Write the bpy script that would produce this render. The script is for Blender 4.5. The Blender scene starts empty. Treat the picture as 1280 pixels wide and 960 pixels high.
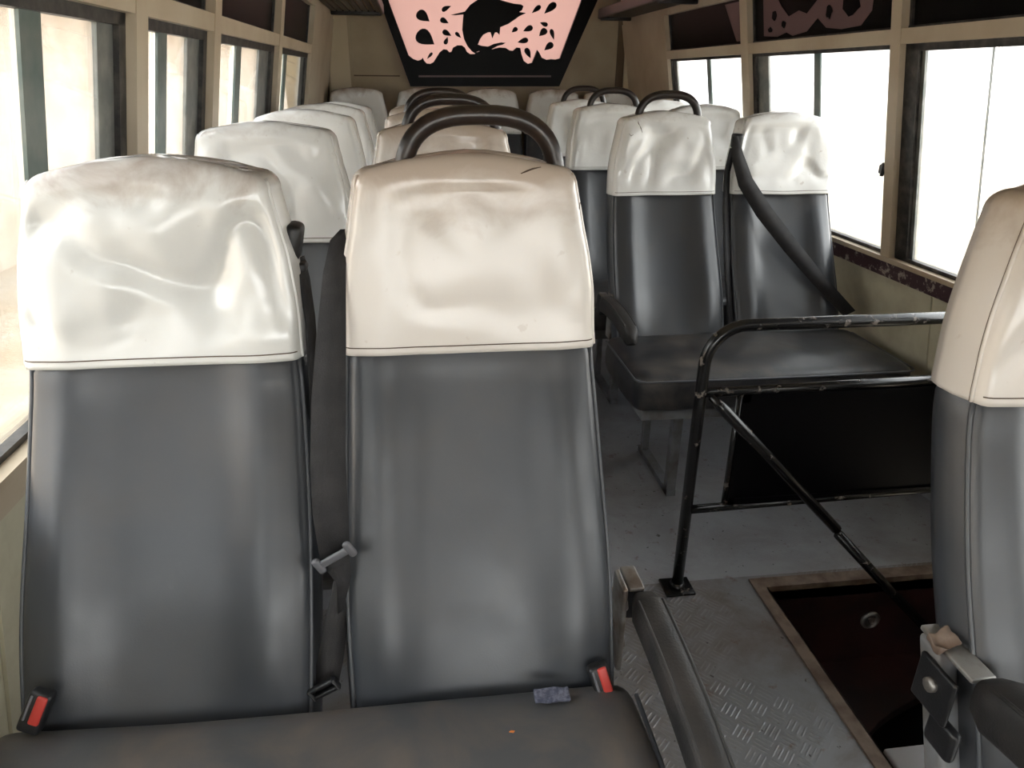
import bpy, bmesh, math, random
from mathutils import Vector, Matrix, noise
from mathutils.bvhtree import BVHTree
random.seed(4)
S = bpy.context.scene
COL = S.collection
V = Vector

# ---------------------------------------------------------------- camera maths
FPX, H, PITCH, YAW, ROLL = 898.5, 1.33, .4036, .1339, .0109
FW = V((math.sin(YAW)*math.cos(PITCH), math.cos(YAW)*math.cos(PITCH), -math.sin(PITCH)))
R0 = V((math.cos(YAW), -math.sin(YAW), 0)); U0 = R0.cross(FW)
RT = R0*math.cos(ROLL)+U0*math.sin(ROLL); UP = U0*math.cos(ROLL)-R0*math.sin(ROLL)
def ray(px, py): return FW+RT*((px-640)/FPX)-UP*((py-480)/FPX)
def atY(px, py, y):
    d = ray(px, py); return V((0, 0, H))+d*(y/d.y)
def atZ(px, py, z):
    d = ray(px, py); return V((0, 0, H))+d*((z-H)/d.z)
def atX(px, py, x):
    d = ray(px, py); return V((0, 0, H))+d*(x/d.x)

def smooth(a, b, t):
    t = min(1, max(0, (t-a)/(b-a))); return t*t*(3-2*t)
def interp(tab, z):
    if z <= tab[0][0]: return tab[0][1]
    n = len(tab)
    for i in range(n-1):
        z0, a = tab[i]; z1, b = tab[i+1]
        if z <= z1:
            m0 = (tab[i+1][1]-tab[i-1][1])/(tab[i+1][0]-tab[i-1][0]) if i > 0 else (b-a)/(z1-z0)
            m1 = (tab[i+2][1]-tab[i][1])/(tab[i+2][0]-tab[i][0]) if i+2 < n else (b-a)/(z1-z0)
            h = z1-z0; t = (z-z0)/h
            return (2*t**3-3*t*t+1)*a+(t**3-2*t*t+t)*h*m0+(-2*t**3+3*t*t)*b+(t**3-t*t)*h*m1
    return tab[-1][1]

# ---------------------------------------------------------------- mesh builder
class MB:
    def __init__(s): s.v = []; s.f = []; s.m = []; s.flat = []
    def add(s, vs, fs, mi=0, flat=False):
        o = len(s.v); s.v += [tuple(p) for p in vs]
        for f in fs: s.f.append([i+o for i in f]); s.m.append(mi); s.flat.append(flat)
    def hexa(s, c, mi=0):            # 8 corners: bottom ring 0-3, top ring 4-7
        s.add(c, [(3, 2, 1, 0), (4, 5, 6, 7), (0, 1, 5, 4), (1, 2, 6, 5), (2, 3, 7, 6), (3, 0, 4, 7)], mi, True)
    def box(s, x0, x1, y0, y1, z0, z1, mi=0):
        s.hexa([(x0, y0, z0), (x1, y0, z0), (x1, y1, z0), (x0, y1, z0), (x0, y0, z1), (x1, y0, z1), (x1, y1, z1), (x0, y1, z1)], mi)
    def rbox(s, c, size, r, n=(3, 3, 3), fn=None, rot=None, mi=0):   # rounded box
        c = V(c); h = V(size)/2; r = min(r, h.x, h.y, h.z)
        idx = {}; vs = []; fs = []
        def steps(hh, k):
            q = []
            a = [-hh+r*(1-math.cos(j*math.pi/2/3)) for j in range(3)]
            q = a+[-hh+r+(2*hh-2*r)*j/k for j in range(k+1)]+[-x for x in reversed(a)]
            return q
        X, Y, Z = steps(h.x, n[0]), steps(h.y, n[1]), steps(h.z, n[2])
        def vid(i, j, k):
            key = (i, j, k)
            if key not in idx:
                p = V((X[i], Y[j], Z[k]))
                q = V((max(-h.x+r, min(h.x-r, p.x)), max(-h.y+r, min(h.y-r, p.y)), max(-h.z+r, min(h.z-r, p.z))))
                d = p-q
                if d.length > 1e-9: p = q+d.normalized()*r
                if fn: p = V(fn(p))
                if rot: p = rot @ p
                idx[key] = len(vs); vs.append(p+c)
            return idx[key]
        a, b, e = len(X)-1, len(Y)-1, len(Z)-1
        for i in range(a):
            for j in range(b):
                fs.append((vid(i, j, 0), vid(i, j+1, 0), vid(i+1, j+1, 0), vid(i+1, j, 0)))
                fs.append((vid(i, j, e), vid(i+1, j, e), vid(i+1, j+1, e), vid(i, j+1, e)))
        for i in range(a):
            for k in range(e):
                fs.append((vid(i, 0, k), vid(i+1, 0, k), vid(i+1, 0, k+1), vid(i, 0, k+1)))
                fs.append((vid(i, b, k), vid(i, b, k+1), vid(i+1, b, k+1), vid(i+1, b, k)))
        for j in range(b):
            for k in range(e):
                fs.append((vid(0, j, k), vid(0, j, k+1), vid(0, j+1, k+1), vid(0, j+1, k)))
                fs.append((vid(a, j, k), vid(a, j+1, k), vid(a, j+1, k+1), vid(a, j, k+1)))
        s.add(vs, fs, mi)
    def rings(s, rs, mi=0, cap0=False, cap1=False, closed=True):
        o = []; vs = []; fs = []; k = len(rs[0])
        for r in rs: vs += r
        for i in range(len(rs)-1):
            for j in range(k if closed else k-1):
                a = i*k+j; b = i*k+(j+1) % k
                fs.append((a, b, b+k, a+k))
        if cap0: fs.append(tuple(reversed(range(k))))
        if cap1: fs.append(tuple(range((len(rs)-1)*k, len(rs)*k)))
        s.add(vs, fs, mi)
    def tube(s, pts, r, n=10, mi=0, closed=False, caps=True):
        pts = [V(p) for p in pts]; rs = []
        up = None
        for i, p in enumerate(pts):
            if closed: t = pts[(i+1) % len(pts)]-pts[i-1]
            else: t = pts[min(i+1, len(pts)-1)]-pts[max(i-1, 0)]
            t.normalize()
            if up is None:
                up = V((0, 0, 1)) if abs(t.z) < .9 else V((1, 0, 0))
            a = t.cross(up).normalized(); up = a.cross(t).normalized()
            rr = r[i] if isinstance(r, (list, tuple)) else r
            rs.append([p+a*rr*math.cos(2*math.pi*j/n)+up*rr*math.sin(2*math.pi*j/n) for j in range(n)])
        if closed: rs.append(rs[0])
        s.rings(rs, mi, caps and not closed, caps and not closed)
    def ribbon(s, pts, wids, wdir, th=.0015, mi=0):
        rs = []
        n = len(pts)
        for i, p in enumerate(pts):
            p = V(p); w = V(wdir[i] if isinstance(wdir, list) else wdir).normalized()*(wids[i] if isinstance(wids, list) else wids)/2
            t = (V(pts[min(i+1, n-1)])-V(pts[max(i-1, 0)])).normalized()
            nn = w.cross(t).normalized()*th
            rs.append([p-w-nn, p+w-nn, p+w+nn, p-w+nn])
        s.rings(rs, mi, True, True)
    def lathe(s, prof, c, axis='z', n=24, mi=0):
        rs = []
        for (r, h) in prof:
            ring = []
            for j in range(n):
                a = 2*math.pi*j/n; x, y = r*math.cos(a), r*math.sin(a)
                p = V((x, y, h)) if axis == 'z' else (V((x, -h, y)) if axis == 'y' else V((h, x, y)))
                ring.append(p+V(c))
            rs.append(ring)
        s.rings(rs, mi, True, True)
    def poly(s, pts, off, mi=0):     # flat outline extruded by vector off
        n = len(pts); pts = [V(p) for p in pts]; off = V(off)
        s.add(pts+[p+off for p in pts], [tuple(range(n)), tuple(reversed(range(n, 2*n)))]+[(i, i+n, (i+1) % n+n, (i+1) % n) for i in range(n)], mi, True)
    def build(s, name, mats, parent=None, fix=True):
        me = bpy.data.meshes.new(name); me.from_pydata(s.v, [], s.f)
        mats = mats if isinstance(mats, (list, tuple)) else [mats]
        for m in mats: me.materials.append(m)
        me.polygons.foreach_set('material_index', s.m)
        me.polygons.foreach_set('use_smooth', [not q for q in s.flat])
        if fix:
            bm = bmesh.new(); bm.from_mesh(me)
            bmesh.ops.recalc_face_normals(bm, faces=bm.faces)
            bm.to_mesh(me); bm.free()
        me.update()
        o = bpy.data.objects.new(name, me); COL.objects.link(o)
        if parent: o.parent = parent
        return o

def thing(name, label, cat, loc=(0, 0, 0), group=None):
    o = bpy.data.objects.new(name, None); COL.objects.link(o); o.location = loc
    o.empty_display_size = .1
    return tag(o, label, cat, group)
def tag(o, label, cat, group=None):
    o['label'] = label; o['category'] = cat
    if group: o['group'] = group
    return o
def struct(o): o['kind'] = 'structure'; return o

# ---------------------------------------------------------------- materials
def lin(c):
    return tuple(((x/255)/12.92 if x/255 <= .04045 else ((x/255+.055)/1.055)**2.4) for x in c)+(1,)
class Mat:
    def __init__(s, name):
        s.m = bpy.data.materials.new(name); s.m.use_nodes = True
        s.t = s.m.node_tree; s.b = s.t.nodes['Principled BSDF']; s.out = s.t.nodes['Material Output']
    def n(s, kind, **kw):
        n = s.t.nodes.new('ShaderNode'+kind)
        for k, v in kw.items():
            if k in ('operation', 'blend_type', 'data_type', 'wave_type', 'feature', 'bands_direction'): setattr(n, k, v)
            else: n.inputs[k.replace('_', ' ')].default_value = v
        return n
    def l(s, a, b): s.t.links.new(a, b)
    def set(s, **kw):
        for k, v in kw.items(): s.b.inputs[k.replace('_', ' ')].default_value = v
        return s
    def coord(s): return s.n('TexCoord').outputs['Object']
    def noise(s, scale, detail=4, rough=.55, vec=None, dist=0):
        n = s.n('TexNoise', Scale=scale, Detail=detail, Roughness=rough, Distortion=dist)
        s.l(vec or s.coord(), n.inputs['Vector']); return n.outputs['Fac']
    def ramp(s, fac, a, b, ca=(0, 0, 0, 1), cb=(1, 1, 1, 1)):
        r = s.n('ValToRGB'); e = r.color_ramp.elements
        e[0].position = a; e[1].position = b; e[0].color = ca; e[1].color = cb
        s.l(fac, r.inputs['Fac']); return r.outputs['Color']
    def mix(s, fac, a, b):
        m = s.n('Mix', data_type='RGBA')
        for v, k in ((fac, 0), (a, 6), (b, 7)):
            if hasattr(v, 'links'): s.l(v, m.inputs[k])
            else: m.inputs[k].default_value = v
        return m.outputs[2]
    def math(s, op, a, b=None, c=None):
        m = s.n('Math', operation=op)
        for i, v in enumerate((a, b, c)):
            if v is None: continue
            if hasattr(v, 'links'): s.l(v, m.inputs[i])
            else: m.inputs[i].default_value = v
        return m.outputs[0]
    def bump(s, h, strength=.3, dist=.005):
        b = s.n('Bump', Strength=strength, Distance=dist); s.l(h, b.inputs['Height'])
        s.l(b.outputs['Normal'], s.b.inputs['Normal'])
    def base(s, c): s.l(c, s.b.inputs['Base Color'])
    def rough(s, c): s.l(c, s.b.inputs['Roughness'])
    def sep(s):
        x = s.n('SeparateXYZ'); s.l(s.coord(), x.inputs[0]); return x.outputs

M = {}
def mk(name, c, rough=.5, metal=0, spec=.5, var=None, scale=8, bump=0, bscale=200):
    m = Mat(name); m.set(Roughness=rough, Metallic=metal, Specular_IOR_Level=spec, Base_Color=lin(c))
    if var: m.base(m.mix(m.ramp(m.noise(scale), .4, .65), lin(c), lin(var)))
    if bump: m.bump(m.noise(bscale, 3), bump, .002)
    M[name] = m.m; return m

def mk_vinyl(name, c, dust, amount, rough=.36):
    m = Mat(name)
    n1 = m.noise(7, 6, .62, dist=.4)
    f = m.math('MULTIPLY', m.ramp(n1, .46, .74), amount)
    m.base(m.mix(f, lin(c), lin(dust)))
    r = m.math('MULTIPLY_ADD', m.noise(13, 4), .22, rough-.11); m.rough(m.math('ADD', r, m.math('MULTIPLY', f, .25)))
    h = m.math('ADD', m.math('MULTIPLY', m.noise(420, 2), .10), m.noise(9, 2))
    m.bump(h, .16, .006); m.set(Specular_IOR_Level=.6)
    M[name] = m.m
mk_vinyl('grey_vinyl', (52, 55, 60), (74, 68, 62), .25, .36)
mk_vinyl('black_vinyl', (32, 32, 35), (92, 83, 74), .7, .42)
mk_vinyl('dusty_vinyl', (68, 68, 70), (112, 97, 84), .6, .48)

def mk_cover(name, c, grime, top, wrinkle):       # white vinyl, grubby where hands hold the top
    m = Mat(name); z = m.sep()[2]
    n1 = m.noise(9, 6, .62, dist=.5)
    band = m.math('MULTIPLY', m.math('SUBTRACT', z, top), 5.0)
    f = m.ramp(m.math('ADD', n1, band), .54, .86)
    f = m.math('MULTIPLY', f, .75)
    spots = m.math('MULTIPLY', m.ramp(m.noise(38, 3, .5), .69, .74), .5)
    c1 = m.mix(f, lin(c), lin(grime))
    m.base(m.mix(spots, c1, m.mix(.4, lin(grime), lin(c))))
    m.rough(m.math('MULTIPLY_ADD', n1, .16, .15))
    m.bump(m.math('ADD', m.noise(11, 3, dist=.6), m.math('MULTIPLY', m.noise(300, 2), .04)), wrinkle, .012)
    m.set(Specular_IOR_Level=.55, Coat_Weight=(.2 if name == 'cream_cover' else .5), Coat_Roughness=.12)
    M[name] = m.m
mk_cover('white_cover', (233, 233, 231), (146, 120, 98), 1.195, .13)  # base lightened to stand in for stronger light deeper in the bus
mk_cover('stained_cover', (216, 216, 213), (136, 108, 86), 1.165, .11)
mk_cover('cream_cover', (217, 211, 204), (178, 160, 144), 1.13, .07)
mk('seam', (92, 76, 64), .8)
mk('piping', (74, 76, 80), .4)
mk('black_belt', (30, 29, 31), .72, var=(42, 40, 41), scale=30, bump=.4, bscale=500)
mk('black_plastic', (24, 24, 26), .42, bump=.2)
mk('grey_plastic', (92, 92, 96), .45)
mk('red_plastic', (176, 56, 48), .4)
mk('arm_rubber', (34, 33, 33), .55, var=(52, 48, 46), scale=14, bump=.35, bscale=260)
mk('handle_brown', (46, 35, 30), .3, var=(26, 22, 21), scale=26, spec=.6)
m = mk('black_paint', (20, 19, 20), .26, spec=.6)     # worn through to the steel in places
m.base(m.mix(m.ramp(m.noise(26, 5, .65), .60, .66), lin((20, 19, 20)), lin((120, 112, 106))))
mk('black_panel', (7, 6, 8), .4, spec=.12)
mk('bare_steel', (150, 148, 145), .4, .6, var=(112, 100, 92), scale=22)
mk('grey_steel', (128, 130, 133), .5, .2, var=(100, 94, 90), scale=12)
mk('rust', (110, 66, 44), .85, var=(70, 44, 34), scale=40)
mk('cream_paint', (196, 182, 160), .5, var=(178, 160, 136), scale=3, bump=.1, bscale=40)
mk('rear_cream', (172, 158, 132), .55, var=(156, 140, 114), scale=2.2, bump=.08, bscale=20)
mk('pilaster_cream', (196, 182, 154), .5)
mk('ceiling_cream', (200, 186, 160), .6)
m = mk('lower_panel', (196, 194, 160), .5)
m.base(m.mix(m.ramp(m.noise(5, 6, .6), .4, .7), lin((198, 192, 168)), lin((170, 160, 136))))
m = mk('purple_peel', (62, 40, 48), .6)     # chipped paint band under the sill
m.base(m.mix(m.ramp(m.noise(28, 6, .7, dist=.4), .54, .60), lin((66, 44, 50)), lin((164, 154, 144))))
mk('window_black', (22, 21, 22), .45, var=(70, 66, 62), scale=26)
mk('window_grey', (118, 122, 120), .4, .5, var=(150, 150, 146), scale=14)
mk('mullion_green', (92, 110, 108), .35, .3, var=(128, 134, 130), scale=8)
mk('dark_glass', (7, 6, 7), .35, spec=.06)
m = Mat('pink_film'); m.t.nodes.remove(m.b)
tl = m.n('BsdfTranslucent', Color=lin((192, 172, 168))); df = m.n('BsdfDiffuse', Color=lin((200, 172, 165))); mx = m.n('MixShader', Fac=.35)
m.l(tl.outputs[0], mx.inputs[1]); m.l(df.outputs[0], mx.inputs[2]); m.l(mx.outputs[0], m.out.inputs['Surface']); M['pink_film'] = m.m
mk('dull_pink_film', (104, 78, 80), .4)
mk('rack_black', (26, 22, 22), .4)
mk('dark_gap', (92, 76, 58), .8)
mk('white_plastic', (232, 232, 240), .4)
mk('velcro', (60, 62, 78), .95, var=(96, 98, 112), scale=160, bump=1, bscale=320)
mk('hatch_brown', (124, 108, 96), .6, var=(92, 74, 62), scale=18, bump=.4, bscale=60)
mk('well_red', (56, 28, 25), .55, var=(34, 19, 18), scale=7)
mk('step_black', (14, 12, 12), .8)
mk('lamp_lens', (104, 92, 86), .2)
mk('dirt_leaf', (190, 110, 50), .8)

# chequer-plate floor
m = Mat('chequer_floor'); x = m.sep()
k = 1/.045
a = m.math('MULTIPLY', m.math('ADD', x[0], x[1]), k*.7071); b = m.math('MULTIPLY', m.math('SUBTRACT', x[0], x[1]), k*.7071)
fa = m.math('FRACT', m.math('ADD', a, 500)); fb = m.math('FRACT', m.math('ADD', b, 500))
par = m.math('MODULO', m.math('ADD', m.math('FLOOR', m.math('ADD', a, 500)), m.math('FLOOR', m.math('ADD', b, 500))), 2)
def bars(u, w):
    s1 = m.math('ABSOLUTE', m.math('SUBTRACT', m.math('FRACT', m.math('MULTIPLY', u, 4)), .5))
    s1 = m.math('SUBTRACT', 1, m.math('MULTIPLY', s1, 4)); s1 = m.math('MAXIMUM', s1, 0)
    e = m.math('SUBTRACT', .42, m.math('ABSOLUTE', m.math('SUBTRACT', w, .5)))
    e = m.math('MINIMUM', m.math('MAXIMUM', m.math('MULTIPLY', e, 10), 0), 1)
    return m.math('MULTIPLY', s1, e)
hA = bars(fa, fb); hB = bars(fb, fa)
hh = m.math('ADD', m.math('MULTIPLY', hA, par), m.math('MULTIPLY', hB, m.math('SUBTRACT', 1, par)))
front = m.math('LESS_THAN', x[1], 1.60)      # chequered plate in front, smoother painted sheet behind
wear = m.math('MULTIPLY', m.ramp(m.noise(2.6, 3), .42, .6), m.math('MULTIPLY_ADD', front, .75, .25))
hw = m.math('MULTIPLY', hh, wear)
dirt = m.math('MULTIPLY', m.ramp(m.noise(3.4, 7, .65, dist=.5), .42, .66), m.math('MULTIPLY_ADD', front, .6, .4))
c1 = m.mix(dirt, m.mix(front, lin((158, 160, 166)), lin((130, 130, 133))), lin((106, 94, 87)))  # rear sheet's lighter grey is partly painted-in light from the right windows
c2 = m.mix(m.math('MULTIPLY', m.ramp(m.noise(16, 6, .7), .6, .68), .6), c1, lin((104, 72, 58)))
c3 = m.mix(m.math('MULTIPLY', m.ramp(m.noise(55, 2, .5), .70, .73), .8), c2, lin((50, 42, 38)))
m.base(m.mix(m.math('MULTIPLY', hw, .22), c3, lin((180, 182, 186))))
m.rough(m.math('MULTIPLY_ADD', dirt, .25, .38)); m.set(Metallic=.15)
m.bump(hw, .7, .002); M['chequer_floor'] = m.m

# thin window glass
g = Mat('window_glass'); g.t.nodes.remove(g.b)
tr = g.n('BsdfTransparent', Color=(.97, .98, .97, 1)); gl = g.n('BsdfGlossy', Roughness=.02)
fr = g.n('Fresnel', IOR=1.45); mx = g.n('MixShader')
g.l(g.math('MULTIPLY', fr.outputs[0], .8), mx.inputs[0]); g.l(tr.outputs[0], mx.inputs[1]); g.l(gl.outputs[0], mx.inputs[2])
g.l(mx.outputs[0], g.out.inputs['Surface']); M['window_glass'] = g.m

m = Mat('dry_ground')
m.base(m.mix(m.ramp(m.noise(.9, 8, .7), .38, .66), lin((240, 232, 218)), lin((222, 204, 178))))
m.bump(m.noise(3, 8, .7), .8, .2); m.set(Roughness=.95); M['dry_ground'] = m.m
m = Mat('plaster_wall')
m.base(m.mix(m.ramp(m.noise(1.6, 7, .65), .4, .66), lin((238, 226, 212)), lin((222, 204, 188))))
m.set(Roughness=.9); M['plaster_wall'] = m.m
mk('iron_sheet', (190, 186, 184), .5, .3, var=(150, 140, 136), scale=3)

# ---------------------------------------------------------------- side walls (they lean inwards towards the roof)
TUM = .178
def wl(y, z, d): return V((-(.524+TUM*(1.434-z))+d, y, z))
def wr(y, z, d): return V((1.49+TUM*(1.434-z)-d, y, z))
def wbox(mb, W, y0, y1, z0, z1, d0, d1, mi=0):
    mb.hexa([W(y0, z0, d0), W(y1, z0, d0), W(y1, z0, d1), W(y0, z0, d1), W(y0, z1, d0), W(y1, z1, d0), W(y1, z1, d1), W(y0, z1, d1)], mi)
YF, YB, ZC = -1.9, 5.3, 1.92
SILL, WTOP, BTOP, UTOP = .772, 1.434, 1.476, 1.66
PL = [(-1.9, -1.82), (-.42, -.35), (.61, .68), (1.611, 1.678), (2.214, 2.283), (3.253, 3.33), (4.275, 5.3)]
PR = [(-1.9, -1.82), (-.42, -.35), (.30, .36), (1.20, 1.265), (2.235, 2.285), (3.31, 3.385), (4.40, 5.3)]
def side(W, P, name, tmat):
    mb = MB()
    wbox(mb, W, YF, YB, -.02, SILL, -.06, 0, 1)                    # lower panel
    wbox(mb, W, YF, P[-1][0], WTOP, BTOP, -.05, .012)              # beam between window rows
    wbox(mb, W, YF, YB, UTOP, ZC+.02, -.05, .006)                  # header
    for a, b in P: wbox(mb, W, a, b, SILL, UTOP, -.05, .014)       # pillars
    for yy in (2.02, 3.05, 1.0, 4.2): wbox(mb, W, yy, yy+.035, 0, SILL-.06, 0, .006, 1)   # lower cover strips
    struct(mb.build(name, [M['cream_paint'], M['lower_panel']]))
side(wl, PL, 'wall_left', None)
side(wr, PR, 'wall_right', None)
for W, nm, mt in ((wl, 'trim_1', 'cream_paint'), (wr, 'trim_2', 'purple_peel')):
    mb = MB(); wbox(mb, W, YF, YB, .705, SILL-.012, 0, .012, 0); wbox(mb, W, YF, YB, SILL-.012, SILL+.004, -.05, .022, 1)
    struct(mb.build(nm, [M[mt], M['cream_paint']]))
for W, nm in ((wl, 'baseboard_left'), (wr, 'baseboard_right')):
    mb = MB(); wbox(mb, W, (YF if W is wl else 1.6), YB, 0, .07, 0, .03); struct(mb.build(nm, M['grey_steel']))

WN = [0]
def window(W, y0, y1, mull, stile, topth, grey0=0.0, mm='mullion_green', latch=None, frame0=.012, frame1=.03, thin=None):
    WN[0] += 1
    mb = MB(); d0, d1 = -.027, -.006
    wbox(mb, W, y0, y1, WTOP-topth, WTOP, d0, d1); wbox(mb, W, y0, y1, SILL+.004, SILL+.016, d0, d1)
    wbox(mb, W, y0, y0+frame0, SILL, WTOP, d0, d1); wbox(mb, W, y1-frame1, y1, SILL, WTOP, d0, d1)
    fr = struct(mb.build('window_%d' % WN[0], M['window_black']))
    if stile:
        mb = MB(); wbox(mb, W, y1-frame1-stile, y1-frame1, SILL+.016, WTOP-topth, -.025, -.017); mb.build('sash_stile', M['window_grey'], fr)
    if grey0:
        mb = MB(); wbox(mb, W, y0+frame0, y0+frame0+grey0, SILL+.016, WTOP-topth, -.025, -.017); mb.build('sash_stile', M['window_grey'], fr)
    panes = [y0]
    for (a, b) in mull:
        mb = MB(); wbox(mb, W, a, b, SILL+.016, WTOP-topth, -.023, -.017); mb.build('mullion', M[mm], fr)
        panes.append((a+b)/2)
    panes.append(y1)
    for i in range(len(panes)-1):
        mb = MB(); d = -.020 if i % 2 else -.026
        wbox(mb, W, panes[i]+.004, panes[i+1]-.004, SILL+.006, WTOP-.004, d-.002, d+.002); mb.build('glass', M['window_glass'], fr)
    if latch:
        mb = MB(); p = W(latch, 1.06, 0); s = 1 if W is wl else -1
        mb.rbox((p.x+s*.004, p.y, p.z), (.022, .034, .03), .004, (1, 1, 1)); mb.rbox((p.x+s*.012, p.y-.004, p.z), (.012, .012, .045), .004, (1, 1, 1))
        mb.build('latch', M['black_plastic'], fr)
    return fr
window(wl, -1.82, -.42, [(-1.15, -1.09)], .05, .03)
window(wl, -.35, .61, [(.1, .15)], .05, .03)
window(wl, .68, 1.611, [(1.223, 1.29)], .076, .022, frame1=.035)
window(wl, 1.678, 2.214, [(1.84, 1.905)], .11, .022, frame1=.035)
window(wl, 2.283, 3.253, [(2.62, 2.70)], .19, .022, frame1=.06)
window(wl, 3.33, 4.275, [(3.58, 3.66)], .12, .022, frame1=.06)
window(wr, -1.82, -.42, [(-1.15, -1.09)], .05, .012)
window(wr, -.35, .30, [(0.0, .04)], .05, .012)
window(wr, .36, 1.20, [(.8, .84)], .05, .012)
window(wr, 1.265, 2.235, [(1.887, 1.889)], .016, .02, frame1=.062, mm='window_grey')
window(wr, 2.285, 3.31, [(2.755, 2.80)], .10, .012, latch=2.30, frame0=.008, frame1=.03)
window(wr, 3.385, 4.40, [(3.83, 3.875)], .05, .012, frame1=.02)

# dark film windows above, with pink cut-film patterns
def upper(W, y0, y1, blobs=()):
    WN[0] += 1
    mb = MB(); wbox(mb, W, y0, y1, BTOP, UTOP, -.03, -.02)
    fr = struct(mb.build('window_%d' % WN[0], M['dark_glass']))
    mb = MB()
    for a, b in ((y0, y0+.012), (y1-.012, y1)): wbox(mb, W, a, b, BTOP, UTOP, -.03, -.012)
    wbox(mb, W, y0, y1, BTOP, BTOP+.008, -.03, -.010)
    mb.build('window_frame', M['window_black'], fr)
    for pl, hole in blobs:
        mb = MB(); o = W(0, 1.5, .001)-W(0, 1.5, 0)
        mb.poly([W(a, b, -.0195 if not hole else -.018) for a, b in pl], o)
        mb.build('film_cutout' if hole else 'film_pattern', M['dark_glass' if hole else 'dull_pink_film'], fr)
def blob(cy, cz, ry, rz, n=14, j=.2, a0=0):
    return [(cy+ry*math.cos(2*math.pi*i/n)*(1+random.uniform(-j, j)), cz+rz*math.sin(2*math.pi*i/n)*(1+random.uniform(-j, j))) for i in range(n)]
for i in range(len(PL)-1):
    y0, y1 = PL[i][1], PL[i+1][0]; bl = []
    if y0 > 1.5 and y0 < 2.5: bl = [([(y0+.03, 1.60), (y0+.10, 1.56), (y0+.16, 1.58), (y0+.2, 1.65), (y0+.03, 1.65)], False)]
    upper(wl, y0, y1, bl)
for i in range(len(PR)-1):
    y0, y1 = PR[i][1], PR[i+1][0]; bl = []
    if abs(y0-2.285) < .01:
        pat = [(3.22, 1.50), (3.10, 1.492), (3.02, 1.505), (2.97, 1.49), (2.86, 1.50), (2.78, 1.54), (2.72, 1.505), (2.62, 1.495), (2.50, 1.50), (2.44, 1.54), (2.42, 1.64), (2.52, 1.655), (2.66, 1.655), (2.78, 1.60), (2.86, 1.56), (2.92, 1.575), (3.0, 1.56), (3.06, 1.6), (3.12, 1.655), (3.22, 1.655)]
        bl = [(pat, False), (blob(2.56, 1.575, .055, .04), True), (blob(3.12, 1.57, .02, .018), True), (blob(3.04, 1.535, .018, .012), True), (blob(3.16, 1.52, .02, .01), True), (blob(2.70, 1.555, .02, .022), True), (blob(2.66, 1.61, .03, .012), True)]
    if abs(y0-3.385) < .01: bl = [([(3.50, 1.49), (3.42, 1.49), (3.42, 1.65), (3.62, 1.65)], False)]
    upper(wr, y0, y1, bl)

# ---------------------------------------------------------------- floor with stairwell, ceiling, ends
WX0, WX1, WY0, WY1, WD = .945, 1.62, .84, 1.545, -.52
mb = MB()
mb.box(-.80, WX0, YF, YB, -.05, 0); mb.box(WX0, 1.78, WY1, YB, -.05, 0); mb.box(WX0, 1.78, YF, WY0, -.05, 0)
struct(mb.build('floor', M['chequer_floor']))
mb = MB()
mb.box(WX0-.02, WX0, WY0, WY1, WD, -.002); mb.box(WX0-.02, 1.78, WY1, WY1+.02, WD, -.002); mb.box(WX0-.02, 1.78, WY0-.02, WY0, WD, -.002)
mb.box(WX1+.04, WX1+.06, WY0, WY1, WD, 0)
mb.box(WX0-.02, 1.78, WY0-.02, WY1+.02, WD-.02, WD, 1)
# curved upper step, dark red
ap = [atZ(*p, -.30) for p in ((1078, 935), (1086, 918), (1098, 903), (1115, 890), (1143, 874))]
arc = [(WX0, WY1), (WX0, ap[0].y)]+[(p.x, p.y) for p in ap]+[(1.66, ap[-1].y+.10), (1.66, WY1)]
mb.poly([(a, b, -.30) for a, b in arc], (0, 0, -.03), 0)
struct(mb.build('wall_stairwell', [M['well_red'], M['step_black']]))
mb = MB()
a = .037
mb.poly([(WX0-a, WY1+a, .0), (WX0, WY1, .0), (1.70, WY1, .0), (1.70, WY1+a, .0)], (0, 0, .006))
mb.poly([(WX0-a, WY1+a, .0), (WX0-a, WY0, .0), (WX0, WY0, .0), (WX0, WY1, .0)], (0, 0, .006))
mb.box(WX0-.004, WX0, WY0, WY1, -.012, .006); mb.box(WX0, 1.7, WY1-.004, WY1, -.012, .006)
struct(mb.build('trim_3', M['hatch_brown']))
mb = MB(); mb.box(-.6, 1.56, YF, YB, ZC, ZC+.04)
for i in range(8): mb.box(-.44, 1.41, -1.5+i*.9, -1.46+i*.9, ZC-.02, ZC)
struct(mb.build('ceiling', M['ceiling_cream']))
mb = MB()
def bw(px): return atY(px, 100, YB).x
def rp(px, py): q = atY(px, py, YB); return V((q.x, YB, q.z))
hb, ht = [rp(517, 99), rp(695, 100)], [rp(466, -38), rp(759, -38)]
zb_, zt_ = hb[0].z, ht[0].z
hb[1].z = zb_; ht[1].z = zt_
T = (0, .05, 0)
mb.box(-.82, 1.80, YB, YB+.05, -.02, zb_); mb.box(-.82, 1.80, YB, YB+.05, zt_, ZC)
mb.poly([(-.82, YB, zb_), hb[0], ht[0], (-.82, YB, zt_)], T); mb.poly([hb[1], (1.80, YB, zb_), (1.80, YB, zt_), ht[1]], T)
x0, x1, x2, x3 = bw(405), bw(411), bw(414), bw(439)
mb.box(x0, x1, YB-.012, YB, .5, ZC, 2); mb.box(x2, x3, YB-.03, YB, .5, ZC, 1); mb.box(x3, x3+.02, YB-.016, YB, .5, ZC, 0)
x0, x1, x2, x3 = bw(769), bw(778), bw(800), bw(807)
mb.box(x0, x1, YB-.012, YB, .5, ZC, 2); mb.box(x1, x2, YB-.03, YB, .5, ZC, 1); mb.box(x2, x3, YB-.012, YB, .5, ZC, 2)
mb.box(bw(441), bw(500), YB-.006, YB, 1.325, 1.333, 2)
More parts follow.
